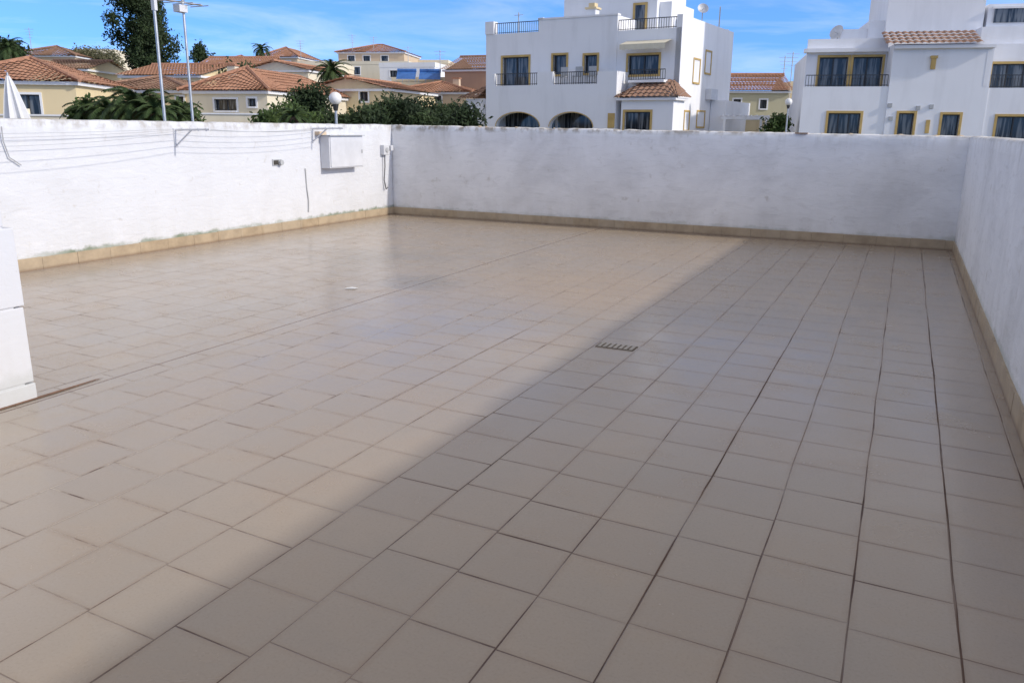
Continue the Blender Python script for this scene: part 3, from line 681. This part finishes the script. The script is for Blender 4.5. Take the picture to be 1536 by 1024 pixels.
# ---- town houses
house("cream_bungalow", -80, 112, 122, 88, 38, 8, 8, 'hip', M_cream, ops=[(22, 142, 62, 190), (-40, 140, -5, 190)])
house("terraced_house", 128, 283, 136, 116, 50, -6, 8, 'hip', M_cream, ops=[(150, 148, 175, 170), (265, 145, 276, 165)], rm=M_roof2)
house("cream_villa", 285, 400, 137, 103, 46, -12, 11, 'hip', M_cream2, ops=[(322, 149, 355, 166), (372, 148, 384, 160)], chim=.1)
house("long_roof_house", 190, 300, 114, 98, 62, -10, 9, 'side', M_cream, rm=M_roof)
house("pale_villa", 372, 462, 106, 92, 70, -14, 9, 'front', M_cream2, ops=[(392, 116, 402, 132), (415, 116, 425, 132), (440, 118, 447, 132)])
house("hill_house", 300, 392, 104, 87, 82, -5, 8, 'side', M_cream2, ops=[(320, 110, 330, 120), (352, 110, 362, 120)])
house("hill_house", 398, 446, 86, 72, 104, -8, 8, 'hip', M_tan, ops=[(408, 92, 416, 102), (428, 92, 436, 102)])
house("gable_house", 466, 584, 134, 117, 56, -16, 8, 'front', M_cream, ops=[(500, 138, 512, 152), (540, 138, 552, 152)])
house("hilltop_house", 512, 606, 79, 68, 112, -8, 8, 'hip', M_tan, ops=[(522, 84, 532, 94), (545, 84, 555, 94), (572, 84, 582, 94)])
house("hilltop_annex", 494, 612, 97, 92, 106, -8, 5, 'flat', M_cream2, ops=[(505, 101, 515, 112), (530, 101, 540, 112), (590, 101, 600, 112)])
house("flat_roof_house", 572, 652, 101, 94, 96, -12, 8, 'flat', M_white2, ops=[(585, 106, 596, 116), (612, 106, 620, 116)])
house("pale_flat_house", 610, 672, 95, 90, 118, -5, 8, 'flat', M_cream2, ops=[(622, 99, 630, 106)])
house("orange_roof_house", 584, 704, 139, 124, 66, -14, 8, 'hip', M_tan, ops=[(600, 144, 612, 153), (650, 144, 662, 153)], chim=.7)
house("low_house", 590, 690, 122, 117, 78, -10, 8, 'flat', M_cream2, ops=[(660, 127, 670, 134)])
house("brown_house", 668, 740, 105, 86, 74, -18, 9, 'side', M_brown, rm=M_roof2)
house("far_house", 22, 112, 84, 70, 92, 0, 8, 'hip', M_tan, rm=M_roof2, ops=[(45, 88, 55, 96)])
house("far_house", 126, 172, 82, 74, 118, 0, 8, 'flat', M_cream2, ops=[(140, 86, 150, 93)])
house("far_house", 452, 500, 98, 92, 92, -5, 8, 'flat', M_cream2, ops=[(465, 103, 474, 112)])
house("far_house", 330, 380, 96, 84, 112, -5, 8, 'hip', M_cream2)
house("far_house", 60, 130, 104, 92, 70, 0, 8, 'side', M_cream, rm=M_roof2)
house("olive_house", 1078, 1183, 137, 113, 62, -8, 9, 'side', M_olive, ops=[(1100, 149, 1111, 163), (1140, 150, 1150, 163)])
house("cream_flat_house", 1180, 1235, 130, 122, 74, -8, 8, 'flat', M_cream, ops=[(1192, 140, 1200, 150)])
mb = MB()
P = at(628, 120, 76.5)
for (x, wd) in ((-1.9, 1.7), (.1, 1.9)):
    mb.face([(x, -.9, 0), (x + wd, -.9, 0), (x + wd, .1, .75), (x, .1, .75)], M_blue)
    for q in range(4): mb.box(x + wd * q / 3 - .02, x + wd * q / 3 + .02, -.92, -.9, -.3, .02, M_metal)
    mb.tube([(x, .12, .8), (x + wd, .12, .8)], .16, M_blue, 10)
mb.build("solar_panels", loc=(P.x, P.y, P.z))

def strip_wall(name, uA, uB, v, Y, m, yaw=0):
    f = F(uA, Y, yaw); s1 = f.sz(uB, v)[0]; z = f.sz((uA + uB) / 2, v)[1]; mb = MB(); mb.box(0, s1, 0, .2, -4, z, m); mb.box(-.02, s1 + .02, -.04, .24, z, z + .06, M_white)
    n = int(s1 / 2.2)
    for i in range(n + 1): mb.box(s1 * i / max(1, n) - .15, s1 * i / max(1, n) + .15, -.06, .26, -4, z + .25, m)
    mb.build(name, loc=f.o, rz=f.yaw)
strip_wall("garden_wall", 290, 400, 172, 36, M_cream2); strip_wall("garden_wall", 1080, 1200, 180, 52, M_cream, -5); strip_wall("garden_wall", -80, 150, 174, 30, M_cream2, 3)
f = F(1083, 47, -10); root = empty("pergola", f.o, f.yaw); mb = MB(); s1 = f.sz(1152, 180)[0]; z = f.sz(1115, 179)[1]
for x in (.1, s1 - .1):
    for y in (0, 2.4): mb.box(x - .06, x + .06, y - .06, y + .06, -2, z, M_white)
for y in (0, 2.4): mb.box(-.1, s1 + .1, y - .05, y + .05, z, z + .14, M_white)
for i in range(9): mb.box(s1 * i / 8 - .03, s1 * i / 8 + .03, -.3, 2.7, z + .141, z + .22, M_white)
mb.build("frame", parent=root)
P = at(20, 175, 27); root = empty("closed_parasol", (P.x, P.y, 0)); zt = at(14, 114, 27).z; mb = MB(); z0 = at(26, 178, 27).z
mb.tube([(0, 0, z0 - 1), (0, 0, zt + .1)], .03, M_metal); mb.build("pole", parent=root); mb = MB(); nseg = 24; rings = []
for i in range(9):
    t = i / 8; R = .04 + .27 * t ** .8; z = zt - (zt - z0) * t
    rings.append([(R * (1 + .28 * cos(8 * 2 * pi * j / nseg)) * cos(2 * pi * j / nseg) + .12 * t, R * (1 + .28 * cos(8 * 2 * pi * j / nseg)) * sin(2 * pi * j / nseg), z) for j in range(nseg)])
for x, y in zip(rings, rings[1:]):
    for j in range(nseg): mb.face([x[j], x[(j + 1) % nseg], y[(j + 1) % nseg], y[j]], M_cloth)
mb.build("canopy", parent=root)

def globe(u, v, Y, R):
    P = at(u, v, Y); root = empty("globe_street_lamp", (P.x, P.y, 0)); g = terrain(P.x, P.y); mb = MB()
    mb.tube([(0, 0, g - .3), (0, 0, g + .6), (0, 0, P.z - R - .12)], [.06, .045, .035], M_metal, 10); mb.tube([(0, 0, P.z - R - .14), (0, 0, P.z - R + .03)], [.05, .085], M_dark, 12); mb.build("pole", parent=root)
    mb = MB(); mb.sphere((0, 0, P.z), R, M_globe, 28, 18); mb.build("globe", parent=root, smooth=True)
globe(503, 148, 22, .165); globe(1183, 153, 40, .17)
for (u, v, Y) in ((1190, 78, 66), (1178, 84, 70), (560, 55, 112), (612, 70, 100), (528, 52, 112), (43, 42, 92), (450, 60, 100), (660, 75, 76)):
    P = at(u, v, Y); mb = MB(); mb.tube([(0, 0, -5), (0, 0, 0)], .035, M_grey, 5)
    for k_ in range(4): mb.tube([(-.5 + .08 * k_, 0, -.15 - .28 * k_), (.5 - .08 * k_, 0, -.15 - .28 * k_)], .018, M_grey, 4)
    mb.build("tv_aerial", loc=P)

# ------------------------------------------------------------------ foliage
def leaves(mb, c, rad, n, size, m, seed=0, elong=1.0):
    c = Vector(c); mi = mb.mat(m)
    for _ in range(n):
        d = Vector((random.gauss(0, 1), random.gauss(0, 1), random.gauss(0, 1))).normalized()
        k_ = .72 + .55 * noise.noise(d * 2.2 + Vector((seed, seed * 2, 0))) + .25 * noise.noise(d * 6 + Vector((seed, 0, 5)))
        rr = k_ * (random.random() ** .38)
        q = c + Vector((d.x * rad[0], d.y * rad[1], d.z * rad[2])) * rr * 1.15
        a = Vector((random.gauss(0, 1), random.gauss(0, 1), random.gauss(0, 1))).normalized(); b = a.orthogonal().normalized()
        s_ = size * random.uniform(.6, 1.3); a *= s_ * elong; b *= s_ * .5
        nn = len(mb.v); mb.v += [tuple(q - a), tuple(q + b * .9), tuple(q + a), tuple(q - b * .9)]; mb.f.append((nn, nn + 1, nn + 2, nn + 3)); mb.mi.append(mi)
P = at(217, 95, 72); g = terrain(P.x, P.y); ztop = at(217, -14, 72).z; zb = at(217, 100, 72).z
root = empty("tall_dark_tree", (P.x, P.y, 0)); mb = MB()
mb.tube([(0, 0, g - .5), (.1, 0, (g + zb) / 2), (0, .1, zb + 2), (.1, 0, ztop - 2)], [.38, .3, .2, .06], M_bark, 10)
for i in range(9):
    a = i * 2.4; z = zb + (ztop - zb) * (.05 + .09 * i); mb.tube([(0, 0, z), (cos(a) * 1.0, sin(a) * 1.0, z + .7), (cos(a) * 1.9, sin(a) * 1.9, z + 1.5)], [.1, .07, .03], M_bark, 6)
mb.build("trunk", parent=root); mb = MB(); H = ztop - zb
for i in range(50):
    t = random.random(); wr_ = 2.6 * (sin(pi * (.24 + .66 * t)) ** .7); a = random.uniform(0, 2 * pi); rr = wr_ * random.uniform(.2, 1)
    leaves(mb, (cos(a) * rr, sin(a) * rr, zb + H * t), (random.uniform(.6, 1.15),) * 2 + (random.uniform(.7, 1.3),), 440, .13, M_leafD, seed=i * 3.1)
mb.build("crown", parent=root)
def mass(name, items, m, size, dens=260):
    mb = MB(); o = Vector(at(items[0][0], items[0][1], items[0][2])); cnt = 0
    for (u, v, Y, rx, rz) in items:
        P = at(u, v, Y) - o
        leaves(mb, P, (rx, rx * .9, rz), int(dens * (rx + .3) * (rz + .3) * 1.6), size, m, seed=cnt * 1.7); cnt += 1
    return mb.build(name, loc=o)
it = []
for i in range(20): it.append((400 + i * 9.4, 188 + random.uniform(-7, 6), 31 + random.uniform(-2, 4), random.uniform(.5, .9), random.uniform(.4, .75)))
for i in range(17): it.append((565 + i * 8.4, 176 + random.uniform(-10, 8), 33 + random.uniform(-2, 3), random.uniform(.6, .95), random.uniform(.5, .85)))
for i in range(7): it.append((448 + i * 5, 160 + random.uniform(-10, 10), 36, .7, .8))
mass("dark_hedge", it, M_leafD, .09, 420)
it = []
for i in range(18): it.append((125 + i * 9, 182 + random.uniform(-8, 6), 29 + random.uniform(-2, 4), random.uniform(.5, .8), random.uniform(.4, .7)))
mass("green_hedge", it, M_leafM, .09, 420)
mass("shrub", [(415, 176, 27, .7, .45), (435, 170, 27, .6, .5), (455, 180, 26, .7, .4), (400, 182, 26, .6, .4)], M_leafM, .08, 420)
mass("shrub", [(1163, 190, 43, .8, .7), (1172, 184, 43, .6, .5)], M_leafM, .12, 400)
mass("dark_tree", [(352, 116, 66, 2.0, 1.2), (372, 120, 64, 1.8, 1.1), (340, 122, 64, 1.6, 1.0)], M_leafD, .14, 300)
mass("dark_tree", [(300, 84, 100, 1.4, 1.0), (300, 78, 100, .8, 1.3)], M_leafD, .16, 260)
it = [(118 + i * 8, 88 + random.uniform(-8, 8), 96, 1.4, 1.1) for i in range(8)]; mass("bare_scrub", it, M_leafG, .13, 130)
it = [(5 + random.uniform(-10, 20), 80, 88, 1.6, 1.4) for i in range(4)]; mass("dark_tree", it, M_leafD, .2, 260)
it = []
for i in range(40):
    Y = random.uniform(56, 125); u = random.uniform(0, 735); x = at(u, 190, Y).x; zt = terrain(x, Y) + random.uniform(.1, .6)
    d = Vector((x, Y, zt)) - EYE; uu = 768 + FPX * d.dot(RT) / d.dot(fw); vv = 512 - FPX * d.dot(UP) / d.dot(fw); it.append((uu, vv, Y, random.uniform(.8, 1.6), random.uniform(.6, 1.1)))
mass("hillside_shrubs", it, M_leafD, .15, 130)

def palm(name, u, v, Y, L, nf=34, th=None, m=M_palm):
    P = at(u, v, Y); g = terrain(P.x, P.y); root = empty(name, (P.x, P.y, 0)); mb = MB(); hz = P.z
    zs = [g - .3 + (hz - g + .3) * i / 10 for i in range(11)]
    mb.tube([(.05 * sin(i), .04 * cos(i * 1.3), z) for i, z in enumerate(zs)], [.24 - .008 * i + .02 * (i % 2) for i in range(11)], M_bark, 10); mb.build("trunk", parent=root)
    mb = MB()
    for k_ in range(nf):
        az = k_ * 2.39996 + random.uniform(-.2, .2); el = radians(78 - 100 * (k_ / nf) + random.uniform(-8, 8)); l = L * random.uniform(.8, 1.05)
        hd = Vector((cos(az), sin(az), 0)); q = Vector((0, 0, hz)); pts = [q.copy()]; e = el; st = l / 12
        for i in range(12):
            q = q + (hd * cos(e) + Vector((0, 0, sin(e)))) * st; e -= radians(7.5 + 3 * i / 12); pts.append(q.copy())
        mb.tube(pts, [.03 - .002 * i for i in range(13)], m, 4, cap=False); sd = Vector((-hd.y, hd.x, 0))
        for i in range(2, 49):
            t = i / 49 * 12; a_ = int(t); fr = t - a_; b_ = pts[a_].lerp(pts[min(12, a_ + 1)], fr); tg = (pts[min(12, a_ + 1)] - pts[a_]).normalized()
            ll = l * .22 * sin(pi * (.12 + .82 * i / 49)) * random.uniform(.85, 1.1)
            for sg in (-1, 1):
                tip = b_ + (sd * sg * .8 + tg * .6 + Vector((0, 0, -.25 + random.uniform(-.1, .1)))) * ll; w = tg * .022 * max(1, L / 2)
                mb.face([b_ - w, b_ + w, tip], m)
    mb.build("fronds", parent=root)
palm("palm_tree", 497, 108, 58, 1.7, 40)
palm("palm_tree", 392, 74, 96, 1.5, 34)
palm("palm_tree", 12, 72, 84, 2.3, 34)
palm("palm_shrub", 205, 160, 24, 1.3, 40); palm("palm_shrub", 165, 168, 26, 1.1, 34); palm("palm_shrub", 235, 170, 23, .9, 30); palm("palm_shrub", 268, 172, 26, .9, 26)
palm("palm_shrub", 132, 168, 27, 1.0, 26)
palm("palm_shrub", 440, 176, 22, .6, 24)

# ------------------------------------------------------------------ light
az = math.atan2(EX.y, EX.x) + radians(3.0); el = radians(28.6)
sd = Vector((cos(az) * cos(el), sin(az) * cos(el), sin(el)))
ld = bpy.data.lights.new("sun", 'SUN'); ld.energy = 2.8; ld.angle = radians(1.6); ld.color = (1, .92, .82)
lo = bpy.data.objects.new("sun", ld); col.objects.link(lo); lo.rotation_euler = sd.to_track_quat('Z', 'Y').to_euler(); lo.location = (20, -10, 30)
w = bpy.data.worlds.new("World"); sc.world = w; w.use_nodes = True; t = w.node_tree
def NN(ty, **k):
    x = t.nodes.new(ty)
    for a, b in k.items(): setattr(x, a, b)
    return x
L_ = t.links.new
bg = t.nodes['Background']; sky = NN('ShaderNodeTexSky'); sky.sky_type = 'NISHITA'; sky.sun_disc = False
sky.sun_elevation = el; sky.sun_rotation = math.atan2(sd.x, sd.y); sky.air_density = 1.0; sky.dust_density = .2; sky.ozone_density = 1.6
tc = NN('ShaderNodeTexCoord'); ad = NN('ShaderNodeVectorMath', operation='ADD'); ad.inputs[1].default_value = (0, 0, .16)
nm = NN('ShaderNodeVectorMath', operation='NORMALIZE')
L_(tc.outputs['Generated'], ad.inputs[0]); L_(ad.outputs[0], nm.inputs[0]); L_(nm.outputs[0], sky.inputs['Vector'])
gr = NN('ShaderNodeMix', data_type='RGBA', blend_type='MULTIPLY'); gr.inputs[0].default_value = 1; gr.inputs[7].default_value = (.72, 1.16, 1.80, 1); L_(sky.outputs[0], gr.inputs[6])
# thin wisps low down; bright veil above the view, added for ambient fill
mp = NN('ShaderNodeMapping'); mp.inputs['Scale'].default_value = (2.2, 2.2, 16); mp.inputs['Rotation'].default_value = (.12, .1, 0); L_(tc.outputs['Generated'], mp.inputs[0])
nz = NN('ShaderNodeTexNoise'); nz.inputs['Scale'].default_value = 1.6; nz.inputs['Detail'].default_value = 8; nz.inputs['Roughness'].default_value = .6; nz.inputs['Distortion'].default_value = .5; L_(mp.outputs[0], nz.inputs['Vector'])
mr = NN('ShaderNodeMapRange'); mr.inputs[1].default_value = .45; mr.inputs[2].default_value = .75; mr.inputs[4].default_value = .38; L_(nz.outputs[0], mr.inputs[0])
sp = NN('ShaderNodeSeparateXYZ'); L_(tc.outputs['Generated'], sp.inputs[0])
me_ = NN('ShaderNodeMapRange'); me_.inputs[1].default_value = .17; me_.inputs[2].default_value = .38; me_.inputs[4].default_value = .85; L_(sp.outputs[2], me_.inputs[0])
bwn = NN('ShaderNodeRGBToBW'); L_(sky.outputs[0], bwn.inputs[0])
def scaled(fac, tint):
    m1 = NN('ShaderNodeMath', operation='MULTIPLY'); m1.inputs[1].default_value = fac; L_(bwn.outputs[0], m1.inputs[0])
    v = NN('ShaderNodeVectorMath', operation='SCALE'); v.inputs[0].default_value = tint; L_(m1.outputs[0], v.inputs[3]); return v.outputs[0]
mx = NN('ShaderNodeMix', data_type='RGBA'); L_(mr.outputs[0], mx.inputs[0]); L_(gr.outputs[2], mx.inputs[6]); L_(scaled(2.5, (.92, 1, 1.08)), mx.inputs[7])
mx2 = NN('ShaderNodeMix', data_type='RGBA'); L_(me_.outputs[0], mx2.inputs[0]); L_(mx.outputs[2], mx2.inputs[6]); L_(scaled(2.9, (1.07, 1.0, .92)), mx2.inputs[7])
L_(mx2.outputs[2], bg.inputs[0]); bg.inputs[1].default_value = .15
